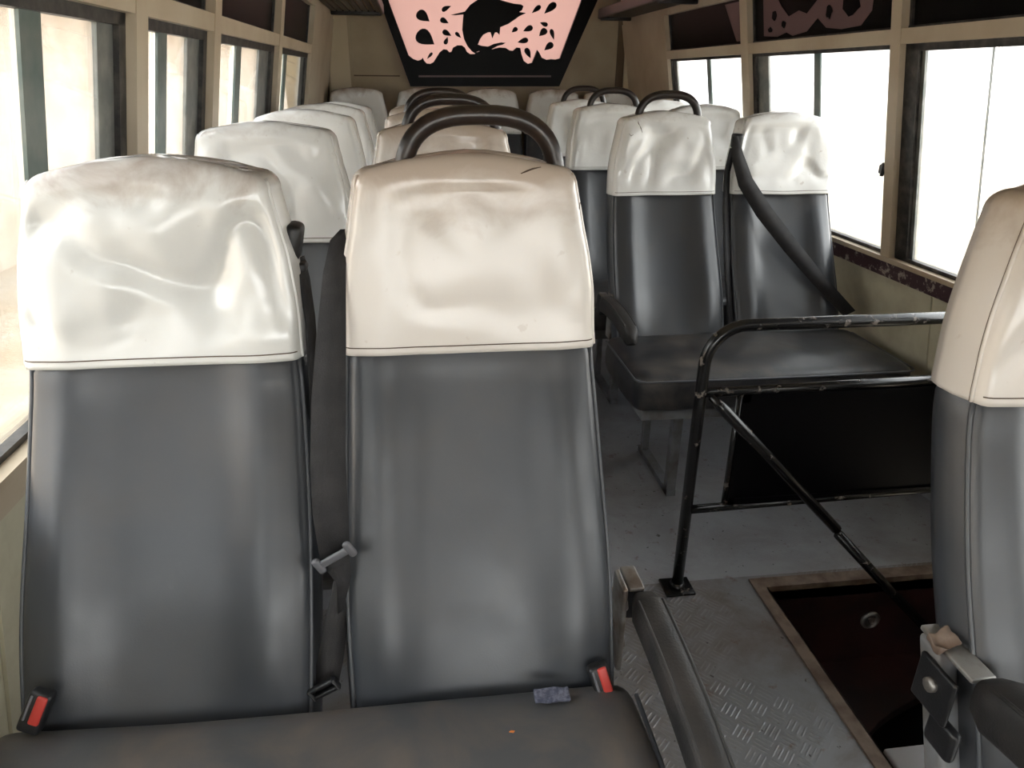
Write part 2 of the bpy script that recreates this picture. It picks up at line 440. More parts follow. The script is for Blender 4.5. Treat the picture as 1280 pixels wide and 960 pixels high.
struct(mb.build('wall_rear', [M['rear_cream'], M['pilaster_cream'], M['dark_gap']]))
mb = MB()      # unseen front end with an open windscreen, sill raised to dim seat-back reflections
mb.box(-.82, 1.80, YF-.05, YF, -.02, .98); mb.box(-.6, 1.56, YF-.05, YF, 1.72, ZC); mb.box(.44, .50, YF-.05, YF, .98, 1.72)
struct(mb.build('wall_front', M['cream_paint']))
WN[0] += 1
mb = MB(); mb.box(-.62, .44, YF-.03, YF-.025, .98, 1.72); mb.box(.50, 1.58, YF-.03, YF-.025, .98, 1.72)
struct(mb.build('window_%d' % WN[0], M['window_glass']))

# ---------------------------------------------------------------- rear panel with pink leaping-fish film
PY = YB-.045
panel = thing('rear_window', 'black framed trapezoid rear window with backlit pink film and leaping fish cutouts', 'window', (.52, YB, 1.28))
def pp(px, py, d=0):
    p = atY(px, py, PY-d); return p-V(panel.location)
def cp(c, d): return pp(470+c[0]/4.414, c[1]/4.414, d)
wave = [(180, 305), (205, 325), (232, 335), (250, 328), (258, 318), (266, 335), (280, 350), (300, 352), (318, 342), (335, 315), (352, 288), (372, 272), (392, 274), (405, 288), (416, 286), (426, 262), (448, 250), (474, 250), (490, 262), (502, 286), (520, 298), (545, 298), (556, 288), (600, 276), (640, 272), (680, 262), (715, 264), (738, 278), (756, 280), (776, 262), (796, 264), (803, 300), (815, 335), (838, 352), (862, 346), (876, 312), (890, 276), (902, 292), (915, 318), (940, 330), (965, 326), (990, 328), (1016, 322)]
def il(cy): return 68+(cy)*112/305
def ir(cy): return 1136-(cy)*120/322
def oc(px, py): return ((px-470)*4.414, py*4.414)
BLo, BRo, TRo, TLo = oc(513, 108), oc(699, 108), oc(766, -42), oc(459, -42)
mb = MB(); TH = (0, .03, 0)
mb.poly([cp(c, 0) for c in [BLo]+wave+[BRo]], TH)
mb.poly([cp(c, 0) for c in [BLo, wave[0], (il(-160), -160), TLo]], TH)
mb.poly([cp(c, 0) for c in [wave[-1], BRo, TRo, (ir(-160), -160)]], TH)
mb.poly([cp(c, 0) for c in [(il(-160), -160), (ir(-160), -160), TRo, TLo]], TH)
mb.build('window_frame', M['black_panel'], panel)
mb = MB(); mb.poly([cp(oc(512, 106), -.031), cp(oc(700, 106), -.031), cp(oc(766, -42), -.031), cp(oc(459, -42), -.031)], (0, .003, 0)); mb.build('pink_film', M['pink_film'], panel)
def drop(cx, cy, L, w, ang, curl=0):
    pts = []
    for i in range(20):
        t = 2*math.pi*i/20
        x = math.cos(t); yv = math.sin(t)*(math.sin(t/2)**1.3)
        x2 = x*L/2; y2 = yv*w/2*1.25+curl*(x2/L)**2*w
        a = math.radians(ang)
        pts.append((cx+x2*math.cos(a)-y2*math.sin(a), cy+x2*math.sin(a)+y2*math.cos(a)))
    return pts
shapes = [[(490, 64), (412, 82), (440, 84), (482, 80), (478, 130), (476, 165), (486, 215), (505, 255), (528, 282), (552, 298), (556, 286), (600, 272), (612, 256), (580, 252), (562, 246), (575, 215), (592, 192), (618, 178), (632, 178), (642, 212), (656, 180), (666, 178), (682, 192), (686, 150), (730, 132), (770, 105), (790, 90), (828, 72), (790, 66), (806, 56), (814, 34), (800, 24), (760, 20), (700, 4), (640, -14), (570, -8), (520, 26)],
          [(570, 300), (572, 258), (620, 256), (650, 242), (690, 234), (716, 236), (700, 246), (670, 254), (640, 270), (620, 300)],
          drop(262, 92, 86, 66, 38), drop(275, 212, 116, 96, 35), drop(388, 44, 58, 30, -28, .4), drop(378, 116, 52, 34, 28), drop(392, 184, 56, 34, 30), drop(388, 224, 44, 26, -70), drop(454, 194, 44, 22, 45),
          drop(884, 52, 64, 30, 140), drop(960, 46, 88, 44, 137), drop(764, 166, 40, 28, 140), drop(838, 160, 58, 36, 155), drop(926, 132, 46, 28, 200), drop(920, 180, 56, 42, 135), drop(974, 190, 62, 26, 75), drop(810, 226, 62, 34, 165), drop(952, 258, 62, 40, 140), drop(840, 294, 64, 34, 65), drop(296, 308, 46, 18, 130)]
mb = MB()
for sh in shapes: mb.poly([cp(c, -.026) for c in sh], (0, .004, 0))
mb.build('fish_and_drops', M['black_panel'], panel)
mb = MB(); mb.poly([cp((235, 416), .002), cp((966, 416), .002), cp((966, 426), .002), cp((235, 426), .002)], (0, .001, 0)); mb.build('pink_line', M['dull_pink_film'], panel)

# ---------------------------------------------------------------- overhead racks
def rack(xa, xb, label, y1):
    t = thing('luggage_rack', label, 'luggage rack', ((xa+xb)/2, 2, 1.70), 'overhead luggage racks')
    X = lambda v: v-(xa+xb)/2
    mb = MB(); n = 8
    for i in range(n):
        c = X(xa+(xb-xa)*(i+.5)/n); mb.rbox((c, (y1-1.5)/2-2, 0), (.028, y1+1.5, .014), .004, (1, 1, 1))
    mb.build('slat_panel', M['rack_black'], t)
    s = 1 if xa < 0 else -1; xe = X(xb if xa < 0 else xa)
    mb = MB(); mb.rbox((xe, (y1-1.5)/2-2, .012), (.03, y1+1.5, .06), .01, (1, 1, 1)); mb.build('edge_rail', M['rack_black'], t)
    for yy in (y1-.03, 3.9, 2.4, .9, -.6):
        mb = MB(); mb.rbox((0, yy-2, -.012), (xb-xa, .03, .03), .006, (1, 1, 1)); mb.build('cross_bracket', M['rack_black'], t)
rack(-.47, -.16, 'black slatted overhead luggage rack above the left windows', 5.12)
rack(1.24, 1.44, 'black slatted overhead luggage rack above the right windows', 5.12)

# ---------------------------------------------------------------- seats
PROF = [(.38, -.285), (.48, -.25), (.60, -.198), (.75, -.118), (.90, -.05), (.9457, -.036), (1.05, -.016), (1.2, 0), (1.25, .002)]
BW = [(.38, .193), (.50, .197), (.65, .199), (.80, .194), (.9457, .186), (1.05, .174), (1.2, .155)]
CW = [(.94, .1905), (1.05, .184), (1.13, .169), (1.19, .157), (1.25, .155)]
def face_pt(px, py, Y0, off=.02):
    y = Y0-.1
    for _ in range(25): y = Y0+interp(PROF, max(.38, min(1.25, atY(px, py, y).z)))-off
    return atY(px, py, y)

def ring(z, w, yf, th, B, Cc, n=22, r=.018, fn=None, lowsag=0):
    pts = []
    for i in range(n+1):
        u = -1+2*i/n
        # denser sampling near the edges
        u = math.sin(u*math.pi/2)*.6+u*.4
        a = 1-r/w; e = 0
        if abs(u) > a: q = (abs(u)-a)/(1-a); e = r*(1-math.sqrt(max(0, 1-q*q)))
        y = yf-B*math.exp(-((abs(u)-.70)/.20)**2)+Cc*math.exp(-(u/.5)**2)+e
        if fn: y += fn(u, z)*(1-smooth(.85, 1, abs(u)))
        pts.append(V((w*u, y, z)))
    yb = yf+th
    for k in (.3, .6, .85): pts.append(V((w*(1.0+.055*math.sin(k*math.pi)), yf+r+(th-r)*k, z)))
    m2 = 8
    for i in range(m2+1):
        u = 1-2*i/m2; e = .012 if abs(u) > .99 else 0
        pts.append(V((w*u*.96, yb-e, z)))
    for k in (.85, .6, .3): pts.append(V((-w*(1.0+.055*math.sin(k*math.pi)), yf+r+(th-r)*k, z)))
    return pts

def make_back(parent, dx, seed, hi, cover_mat, lean=0, dent=.012, dz=0, marks=()):
    dx = V((dx, 0, dz))
    nz = 34 if hi else 16; nf = 26 if hi else 14
    rnd = random.Random(seed)
    sx, sy = rnd.uniform(0, 90), rnd.uniform(0, 90)
    def wob(u, z): return .004*noise.noise(V((u*1.6+sx, z*5+sy, 1.3)))
    rs = []
    for i in range(nz+1):
        z = .40+(1.10-.40)*i/nz
        rs.append([p+dx for p in ring(z, interp(BW, z)-.006*smooth(.945, .96, z), interp(PROF, z)+.022*smooth(.942, .985, z), .085-.03*smooth(.942, .985, z), .019*smooth(.42, .56, z)*(1-.35*smooth(.8, .94, z)), .013*smooth(.45, .6, z), nf, fn=wob)])
    mb = MB(); mb.rings(rs, 0, True, True)
    b = mb.build('backrest', M['grey_vinyl'], parent)
    # piping up both front edges
    for s in (-1, 1):
        mb = MB()
        mb.tube([V((s*(interp(BW, z)-.001), interp(PROF, z)+.010, z))+dx for z in [.41+i*.54/20 for i in range(21)]], .0034, 6)
        mb.build('piping', M['piping'], b)
    # white headrest cover
    nzc = 40 if hi else 18; nfc = 38 if hi else 18
    zt0 = 1.178; R = .034; zb = .9457
    amp = dent if hi else dent*.8
    def crease(u, z):
        q = V((u*1.05+sx, z*5.2+sy, seed*.37))
        d = amp*noise.noise(q)*1.2
        rr = noise.noise(V((u*1.5+sy+z*2.4, z*5.5-u*.9+sx, seed)))
        d += amp*.75*max(0, .28-abs(rr))/.28-.2*amp
        d += .35*amp*noise.noise(V((u*3.6+sy, z*14+sx, 5.1)))
        return d*smooth(zb+.005, zb+.07, z)*(1-smooth(zt0-.03, zt0+.02, z))
    levels = []
    zz = [zb+(zt0-zb)*i/nzc for i in range(nzc+1)]
    rs = []
    hemwob = lambda p: V((0, 0, .0035*noise.noise(V((p.x*6+sx, sy, 0)))))
    first = ring(zb, interp(CW, zb)-.006, interp(PROF, zb)-.003, .094, .002, 0, nfc)
    rs.append([p+dx+hemwob(p) for p in first])
    for z in zz:
        puff = .010*math.sin(math.pi*min(1, (z-zb)/(zt0-zb)))
        rs.append([p+dx+(hemwob(p) if z-zb < .02 else V()) for p in ring(z, interp(CW, z)+.0015*noise.noise(V((z*20, sx, 0))), interp(PROF, z)-.010-puff*.4, .104, .004, -.004-.004*math.sin(math.pi*(z-zb)/(zt0-zb)), nfc, .016, fn=crease)])
    for i in range(1, 8):
        t = i/7*math.pi/2; ins = R*(1-math.cos(t)); z = zt0+R*math.sin(t)*.95
        w = interp(CW, zt0)-ins*.75
        q = ring(z, w, interp(PROF, zt0)-.010+ins*.8, .104-ins*1.6, .002, -.006, nfc, .016)
        rs.append([p+dx+V((0, 0, .019*(1-(p.x/w)**2)*math.sin(t)-.004*math.sin(t)+.003*noise.noise(V((p.x*16+sx, p.y*9, 2))))) for p in q])
    cen = V((0, interp(PROF, zt0)+.043, zt0+R+.014))+dx
    mb = MB(); mb.rings(rs)
    for f in (.66, .33):
        rs2 = [rs[-1], [cen+(p-cen)*f for p in rs[-1]]]
    o = len(mb.v); last = rs[-1]; k = len(last)
    mid = [cen.lerp(p, .5) for p in last]
    for j, p in enumerate(mid): p.z = .5*(last[j].z+cen.z)+.001
    mb.add(list(last)+mid+[cen], [(j, (j+1) % k, k+(j+1) % k, k+j) for j in range(k)]+[(k+j, k+(j+1) % k, 2*k) for j in range(k)])
    # stitched hem and side seams
    r1 = rs[3 if hi else 2]
    mb.tube([p+V((0, -.0006, 0)) for p in r1[1:nfc]], .0009 if hi else .0006, 5, 1)
    for idx in (0, nfc):
        mb.tube([rs[i][idx]+V((0, .004, 0)) for i in range(1, len(rs)-4)], .0018 if hi else .001, 5, 1)
        mb.tube([rs[i][idx]+V((0, .001, 0)) for i in range(1, len(rs)-4)], .0030 if hi else .002, 6, 0)
    if marks:                         # dark scuffs lying on the vinyl
        org = V((0, 0, H))-parent.location-V((0, .3, 0))
        tree = BVHTree.FromPolygons([V(v) for v in mb.v], mb.f)
        for line in marks:
            hits = [tree.ray_cast(org, ray(*p).normalized()) for p in line]
            hits = [h[0]+h[1]*.0002*(1 if h[1].y < 0 else -1) for h in hits if h[0]]
            if len(hits) > 1: mb.tube(hits, [.0006]+[.0014]*(len(hits)-2)+[.0006], 5, 1)
    c = mb.build('headrest_cover', [M[cover_mat], M['seam']], b)
    c['label'] = 'white vinyl headrest cover' if cover_mat != 'cream_cover' else 'cream grubby vinyl headrest cover'
    if lean:                          # whole back leans a little sideways on its frame
        for ob in [b]+list(b.children):
            for v in ob.data.vertices: v.co.x += lean*(v.co.z-.98)
    return b

def make_cushion(parent, x0, x1, yb, depth, top, th, hi, mat='dusty_vinyl', seed=1, lift=0):
    w = x1-x0; rnd = random.Random(seed); sx = rnd.uniform(0, 50)
    def fn(p):
        tx = 1-abs(p.x/(w/2))**3; ty = 1-abs(p.y/(depth/2))**3
        z = p.z
        if z > 0:
            z += lift*max(0, -p.x/(w/2))**2+.014*tx*ty+.007*noise.noise(V((p.x*5+sx, p.y*6, 0)))*ty
            for sg in (-1, 1): z -= .010*math.exp(-((p.x-sg*w*.24)/.10)**2-((p.y)/.12)**2)
        return (p.x+.012*ty*(1 if p.x > 0 else -1)*(abs(p.x) > w/2-.03)*(1 if p.z < 0.02 else .4), p.y-(.012*tx if p.y < -depth/2+.03 else 0), z)
    mb = MB(); mb.rbox(((x0+x1)/2, yb-depth/2, top-th/2), (w, depth, th), .032, (44, 22, 4) if hi else (16, 8, 2), fn)
    # piping along the upper front and side edges
    e = []
    c = mb.build('seat_cushion', M[mat], parent)
    mb = MB(); z = top-.012; r = .02
    xa, xb2, yf = x0-.004, x1+.004, yb-depth-.006
    path = [(xa, yb-.03, z), (xa, yf+.03, z), (xa+.009, yf+.009, z), (xa+.03, yf, z)]+[(xa+.03+(xb2-xa-.06)*i/8, yf-.006*math.sin(math.pi*i/8), z) for i in range(1, 8)]+[(xb2-.03, yf, z), (xb2-.009, yf+.009, z), (xb2, yf+.03, z), (xb2, yb-.03, z)]
    mb.tube(path, .0036, 6); mb.build('piping', M['piping'], c)
    return c

def grab_handle(parent, cx, y, zt, w=.232, h=.12, r=.0142):
    pts = []
    for i in range(25):
        t = math.pi*i/24
        c, s_ = math.cos(t), math.sin(t)
        pts.append((cx-w/2*math.copysign(abs(c)**.75, c), y-.0*s_, zt-r-h+h*abs(s_)**.62))
    pts = [(cx-w/2, y, zt-.25)]+pts+[(cx+w/2, y, zt-.25)]
    mb = MB(); mb.tube(pts, r, 12)
    return mb.build('grab_handle', M['handle_brown'], parent)

def armrest(parent, p0, p1, w, h, bx, mat='arm_rubber'):
    # padded bar from p0 (pivot end) to p1 (front end), local coordinates
    p0, p1 = V(p0), V(p1); d = p1-p0; L = d.length; d.normalize()
    mb = MB(); n = 16; rs = []
    side = d.cross(V((0, 0, 1))).normalized(); up = side.cross(d).normalized()
    for i in range(n+1):
        t = i/n; c = p0+d*(L*t)+up*(.016*math.sin(math.pi*t)-.012*t*t)
        e = 1
        if t < .06: e = .72+.28*(t/.06)**.5
        if t > .9: e = math.sqrt(max(.05, 1-((t-.9)/.1)**2*.92))
        hh, ww = h/2*e, w/2*e; r = []
        for k in range(16):
            a = 2*math.pi*k/16
            r.append(c+side*ww*math.copysign(abs(math.cos(a))**.5, math.cos(a))+up*hh*math.copysign(abs(math.sin(a))**.5, math.sin(a)))
        rs.append(r)
    mb.rings(rs, 0, True, True)
    # moulded ridge on the upper edge
    for sg in (-1, 1): mb.tube([sum((r for r in rs[i]), V())/16+side*sg*w*.40+up*h*.44 for i in range(1, n-1)], .003, 5)
    a = mb.build('armrest', M[mat], parent)
    return a, side, up, d

GROUP = 'double bus seats with white headrest covers'
def double_seat(name_label, Y0, xs, cush, hi=False, covers=('white_cover', 'cream_cover'), handle=None, dents=(.012, .012), seed=1, aisle='right', dz=(0, 0), legs=True, top=.497, cmat=None, marks=(), mark_i=0):
    cx = (cush[0]+cush[1])/2
    root = thing('double_bus_seat', name_label, 'bus seat', (cx, Y0-.3, 0), GROUP)
    inner = bpy.data.objects  # parts are modelled about Y0, shifted below
    loc = V((cx, Y0-.3, 0))
    def L(p): return V(p)-loc
    parts = []
    for i, x in enumerate(xs):
        b = make_back(root, x-cx, seed*10+i, hi, covers[i], dent=dents[i], dz=dz[i], lean=(.026 if seed == 3 and i == 0 else .03 if seed == 40 else 0), marks=(marks if i == mark_i else ())); parts.append(b)
        b.location = (0, .3, 0)
    c = make_cushion(root, cush[0]-cx, cush[1]-cx, .045, .40, top, .12, hi, cmat or ('dusty_vinyl' if hi else 'black_vinyl'), seed, .018 if seed == 3 else 0)
    mb = MB()   # steel seat pan and back posts
    w0, w1 = cush[0]-cx+.03, cush[1]-cx-.03
    mb.box(w0, w1, -.33, -.30, top-.155, top-.112); mb.box(w0, w1, .0, .03, top-.155, top-.112)
    mb.box(w0, w0+.03, -.30, .0, top-.155, top-.112); mb.box(w1-.03, w1, -.30, .0, top-.155, top-.112)
    for x in xs:
        for s in (-1, 1):
            mb.tube([(x-cx+s*.13, .02, top-.14), (x-cx+s*.13, .10, top-.04), (x-cx+s*.13, .20, .70), (x-cx+s*.13, .295, .95)], .011, 8)
    mb.build('seat_frame', M['grey_steel'], root)
    if legs:
        for lx in (cush[0]-cx+.19, cush[1]-cx-.20):
            mb = MB()
            mb.box(lx-.016, lx+.016, -.235, -.205, .0, top-.155)
            mb.box(lx-.012, lx+.012, .06, .085, .0, top-.18); mb.box(lx-.012, lx+.012, -.02, .08, top-.20, top-.17)
            mb.box(lx-.016, lx+.016, -.24, .10, .0, .022)
            mb.lathe([(.001, 0), (.009, 0), (.009, .008), (.001, .008)], (lx, -.19, .022), 'z', 6)
            mb.build('leg', M['grey_steel'], root)
    if handle:
        grab_handle(root, handle[0]-cx, handle[1]-Y0+.3, handle[2], *handle[3:])
    return root, loc

ROWS = [1.057, 1.88, 2.56, 3.12, 3.70]
LW, LA = -.365, .075
left_cush = (-.60, .292)
labels = ['nearest left double bus seat, with empty belt and tongue between its backs', 'left double bus seat directly behind the nearest left one, its brown handle the second arch',
          'third double bus seat in the left row, its low brown handle partly hidden', 'fourth double bus seat from the front in the left row, deep in the bus', 'rearmost double seat of the left row, just before the back bench']
hz = [1.293, 1.292, 1.296]
roots = []
for i, Y0 in enumerate(ROWS):
    h = None
    if i < 3: h = (LA+.024, Y0+.060, hz[i])
    r, loc = double_seat(labels[i], Y0, (LW+(0 if i == 0 else .012), LA), left_cush, hi=(i < 2), covers=('stained_cover' if i == 0 else 'white_cover', 'cream_cover'), handle=h, marks=([[(651, 217), (658, 214), (666, 211), (676, 209)], [(719, 247), (725, 250), (731, 255)], [(724, 262), (725, 253), (727, 246)]] if i == 0 else ()), mark_i=1, dents=((.021, .0035) if i == 0 else (.010, .008)), seed=i+3,
                         dz=((0, .004) if i < 4 else (-.012, -.01)))
    roots.append((r, loc))
RW, RA = 1.335, .89
rcush = (.645, 1.555)
rl = ['double bus seat behind the black barrier, black belt crossing its window-side back', 'second double bus seat on the right, just behind the belt-crossed one', 'rear double seat of the right side, mostly hidden, before the back bench']
for i, Y0 in enumerate((2.588, 3.352, 3.97)):
    r, loc = double_seat(rl[i], Y0, (RA, RW), rcush, hi=(i == 0), covers=('white_cover', 'white_cover'), handle=(RA+.02, Y0+.060, 1.293, .225), dents=(.018, .018), seed=i+21, aisle='left', cmat='black_vinyl', marks=([[(797, 147), (798, 154), (801, 160), (803, 166)], [(786, 167), (789, 170), (792, 168)]] if i == 0 else ()), mark_i=0)
    roots.append((r, loc))
r, loc = double_seat('foreground double bus seat at the right frame edge beside the stairwell', .80, (.902, 1.34), (.63, 1.60), hi=True, covers=('cream_cover', 'cream_cover'), dents=(.008, .008), seed=40, legs=False)
roots.append((r, loc))
mb = MB()
for lx in (-.32, .3):
    mb2 = MB(); mb2.box(lx-.016, lx+.016, -.30, -.27, 0, .33); mb2.box(lx-.012, lx+.012, -.02, .01, 0, .33); mb2.box(lx-.016, lx+.016, -.30, .01, 0, .022)
    mb2.build('leg', M['grey_steel'], r)

# back bench: five backs on one long cushion
bench = thing('rear_bench_seat', 'five-place rear bench with white headrest covers below the pink fish panel', 'bench seat', (.52, 4.75, 0))
for i, px in enumerate((-.347, .085, .528, .945, 1.325)):
    b = make_back(bench, px-.52, 70+i, False, 'white_cover', dent=.012, dz=.035); b.location = (0, .3, 0)
make_cushion(bench, -.58-.52, 1.54-.52, .045, .40, .515, .12, False, 'grey_vinyl', 9)
mb = MB(); mb.box(-1.08, 1.0, -.32, -.28, 0, .40); mb.box(-1.08, 1.0, -.28, .02, .37, .40); mb.build('bench_base', M['grey_steel'], bench)

# ---------------------------------------------------------------- armrests
def full_arm(ri, p0, p1, w, h, sx, plate_y, plate_z):
    root, loc = roots[ri]
    a, side, up, d = armrest(root, V(p0)-loc, V(p1)-loc, w, h, 0)
    p = V(p0)-loc
    mb = MB()
    bx = p.x-sx*(w/2+.008)
    mb.rbox((bx, p.y+.02+plate_y, p.z-.055+plate_z), (.010, .055, .17), .004, (1, 1, 2))
    mb.rbox((p.x-sx*.010, p.y+.035, p.z+.018), (.026, .06, .008), .003, (1, 2, 1), mi=0)
    mb.rbox((p.x-sx*.006, p.y+.045, p.z-.02), (.03, .05, .07), .006, (1, 1, 1), mi=1)
    mb.tube([(bx-sx*.09, p.y+.08, p.z-.09), (bx, p.y+.03, p.z-.07)], .012, 8)
    br = mb.build('armrest_bracket', [M['bare_steel'], M['black_plastic']], root)
    for k in (-.02, -.10):
        mb = MB(); mb.lathe([(.001, 0), (.011, 0), (.011, .012), (.001, .012)], (bx, p.y+.018+plate_y, p.z+k+plate_z), 'x', 6)
        mb.build('bolt', M['bare_steel'], br)
    return a
full_arm(0, (.342, .905, .545), (.352, .50, .478), .050, .062, 1, 0, 0)
full_arm(5, (.655, 2.42, .588), (.668, 2.08, .575), .045, .06, -1, 0, 0)
# foreground right armrest: raised pivot, square black end plate
root, loc = roots[8]
a, side, up, d = armrest(root, V((.686, .592, .622))-loc, V((.686, .18, .652))-loc, .062, .075, 0)
mb = MB()
def q(x, y, z): return V((x+.030, y+.010, z-.016))-loc
mb.rbox(q(.641, .605, .522), (.032, .04, .27), .008, (1, 1, 3), mi=0, fn=lambda p: (p.x, p.y+.42*p.z, p.z))
mb.rbox(q(.621, .625, .610), (.008, .066, .072), .006, (1, 2, 2), mi=1)
mb.rbox(q(.648, .635, .660), (.035, .10, .008), .003, (1, 2, 1), mi=2)
mb.rbox(q(.630, .60, .552), (.016, .05, .05), .022, (2, 2, 2), mi=1)
mb.tube([q(.655, .55, .45), q(.72, .57, .43)], .012, 8, 0)
br = mb.build('armrest_bracket', [M['grey_steel'], M['black_plastic'], M['bare_steel']], root)
mb = MB(); mb.lathe([(.001, 0), (.010, 0), (.010, .008), (.001, .008)], q(.610, .625, .618), 'x', 10); mb.build('bolt', M['bare_steel'], br)
mb = MB()
mb.rbox((0, 0, 0), (.030, .028, .008), .003, (6, 6, 1), fn=lambda p: (p.x, p.y, p.z+.012*noise.noise(p*60)+.006*math.sin(p.x*90)))
t = mb.build('foam_scrap', M['hatch_brown'], br); t.location = atY(1180, 800, .655)-loc

# ---------------------------------------------------------------- seat belts
root, loc = roots[0]
def Lp(px, py, y): return atY(px, py, y)-loc
yb = lambda z: 1.0
path = [(433, 287, 1.085), (424, 300, 1.06), (418, 340, 1.03), (414, 420, 1.0), (411, 500, .965), (410, 580, .93), (413, 640, .905), (419, 694, .885)]
pts = [Lp(*p) for p in path]
mb = MB(); mb.ribbon(pts, [.018, .026, .032, .042, .049, .050, .050, .048], [V((1, .25, 0))]*7+[V((.85, .1, .45))], .0012)
strap = mb.build('belt_strap', M['black_belt'], root)
mb = MB()
p2 = [(419, 694, .884), (430, 725, .872), (425, 765, .862)]
mb.ribbon([Lp(*p) for p in p2], [.046, .022, .008], [V((.85, .1, .45)), V((1, .3, .2)), V((1, .8, .1))], .0012)
p3 = [(423, 725, .872), (420, 780, .862), (412, 830, .85), (406, 862, .835)]
mb.ribbon([Lp(*p) for p in p3], [.014, .036, .042, .044], [V((1, .5, 0)), V((1, .3, .1)), V((1, 0, .25)), V((1, 0, .4))], .0012)
mb.build('lap_strap', M['black_belt'], root)
def rot_to(ang): return Matrix.Rotation(ang, 3, 'Y')
mb = MB(); c = Lp(418, 697, .874)
rt = rot_to(math.radians(-30))
mb.rbox(c, (.046, .008, .012), .004, (2, 1, 1), rot=rt)
for s in (-1, 1): mb.rbox(c+rt @ V((s*.026, 0, 0)), (.012, .010, .027), .005, (1, 1, 2), rot=rt)
mb.build('belt_tongue', M['grey_plastic'], root)
mb = MB(); c = Lp(405, 861, .822); rt = rot_to(math.radians(-28))
for k in (-.007, .007): mb.rbox(c+rt @ V((0, 0, k)), (.042, .010, .007), .003, (2, 1, 1), rot=rt)
for s in (-1, 1): mb.rbox(c+rt @ V((s*.020, 0, 0)), (.006, .012, .022), .003, (1, 1, 1), rot=rt)
mb.build('belt_anchor', M['black_plastic'], root)
mb = MB(); c = Lp(367, 302, 1.095); mb.rbox(c, (.024, .05, .056), .009, (2, 2, 2), rot=rot_to(math.radians(12)))
mb.rbox(c+V((.004, -.006, -.036)), (.026, .03, .016), .006, (1, 1, 1)); mb.build('belt_guide', M['black_plastic'], root)
mb = MB(); mb.ribbon([Lp(374, 322, 1.09), Lp(381, 350, 1.075), Lp(388, 400, 1.055), Lp(391, 450, 1.04), Lp(394, 520, 1.02)], .028, V((.35, 1, 0)), .0014)
mb.build('shoulder_strap', M['black_belt'], root)
def buckle(root, p, ang, tilt, scale=1):
    rt = Matrix.Rotation(tilt, 3, 'X') @ Matrix.Rotation(ang, 3, 'Y')
    mb = MB(); mb.rbox(p, (.030*scale, .022*scale, .058*scale), .006, (2, 2, 3), rot=rt)
    b = mb.build('belt_buckle', M['black_plastic'], root)
    mb = MB(); mb.rbox(V(p)+rt @ V((.0045, -.0095, .006))*scale, (.014*scale, .008*scale, .040*scale), .003, (1, 1, 2), rot=rt)
    mb.build('release_button', M['red_plastic'], b)
    mb = MB(); mb.rbox(V(p)+rt @ V((-.009, -.0095, .006))*scale, (.004*scale, .006*scale, .036*scale), .002, (1, 1, 2), rot=rt)
    mb.build('buckle_slot', M['grey_plastic'], b)
buckle(root, atY(752, 852, .785)-loc, math.radians(-16), math.radians(-20), 1.0)
buckle(root, atY(46, 888, .79)-loc, math.radians(24), math.radians(-20), 1.0)

# belt across the window-side back of the seat behind the barrier
root, loc = roots[5]
Yr = 2.588
cp2 = [(919, 170), (922, 195), (932, 228), (955, 265), (990, 310), (1025, 352), (1062, 392)]
pts = [face_pt(a, b, Yr, .04)-loc for a, b in cp2]
mb = MB(); mb.ribbon(pts, [.02, .045, .055, .060, .058, .050, .045], [V((1, 0, .15))]*2+[V((1, -.05, .55))]*5, .0015); mb.build('belt_strap', M['black_belt'], root)
mb = MB(); mb.rbox(face_pt(921, 176, Yr, .012)-loc, (.028, .05, .05), .008, (1, 1, 1)); mb.build('belt_guide', M['black_plastic'], root)
pts = [face_pt(a, b, Yr, -.01)-loc for a, b in [(916, 185), (909, 215), (907, 260), (909, 330), (913, 405)]]
mb = MB(); mb.ribbon(pts, .028, V((1, .4, 0)), .0015); mb.build('lap_strap', M['black_belt'], root)

# ---------------------------------------------------------------- stairwell barrier
by = 1.573
bar = thing('stairwell_barrier', 'black tubular barrier with dark panel and bent brace behind the stairwell', 'barrier', (.69, by, 0))
def B(x, y, z): return V((x-.69, y-by, z))
mb = MB()
arc = [B(.69, by, .005), B(.69, by, .60)]
for i in range(9):
    t = i/8*math.pi/2; arc.append(B(.69+.10*(1-math.cos(t)), by, .682+.10*math.sin(t)))
arc += [B(1.2, by, .783), B(1.60, by, .786)]
mb.tube(arc, .0155, 14); mb.build('handrail', M['black_paint'], bar)
mb = MB(); mb.rbox(B(.69, by, .005), (.085, .075, .008), .003, (1, 1, 1)); mb.lathe([(.018, 0), (.026, 0), (.018, .016), (.016, .016)], B(.69, by, .008), 'z', 14)
mb.build('foot_plate', M['black_paint'], bar)
mb = MB(); mb.tube([B(.70, by, .606), B(1.62, by, .618)], .0125, 10); mb.build('middle_rail', M['black_paint'], bar)
mb = MB(); mb.tube([B(.70, by, .262), B(1.63, by, .285)], .0125, 10); mb.build('lower_rail', M['black_paint'], bar)
mb = MB(); mb.tube([B(.795, by, .262), B(.795, by, .60)], .009, 8); mb.build('upright', M['black_paint'], bar)
mb = MB(); mb.box(.80-.69, 1.62-.69, -.004, .004, .275, .60)
for (a_, b_, c_, d_) in ((.80, 1.62, .577, .60), (.80, 1.62, .275, .292), (.80, .82, .275, .60)): mb.box(a_-.69, b_-.69, -.010, .004, c_, d_)
mb.build('infill_panel', M['black_panel'], bar)
br_pts = [(889, 496, 1.560), (905, 512, 1.545), (960, 570, 1.535), (1046, 662, 1.52)]
mb = MB(); mb.tube([atY(*p)-V((.69, by, 0)) for p in br_pts], [.009, .0150, .0150, .0140], 10)
br2 = [(1048, 668, 1.518), (1110, 735, 1.495), (1200, 830, 1.465)]
mb.tube([atY(*p)-V((.69, by, 0)) for p in br2], .0140, 10); mb.build('brace', M['black_paint'], bar)

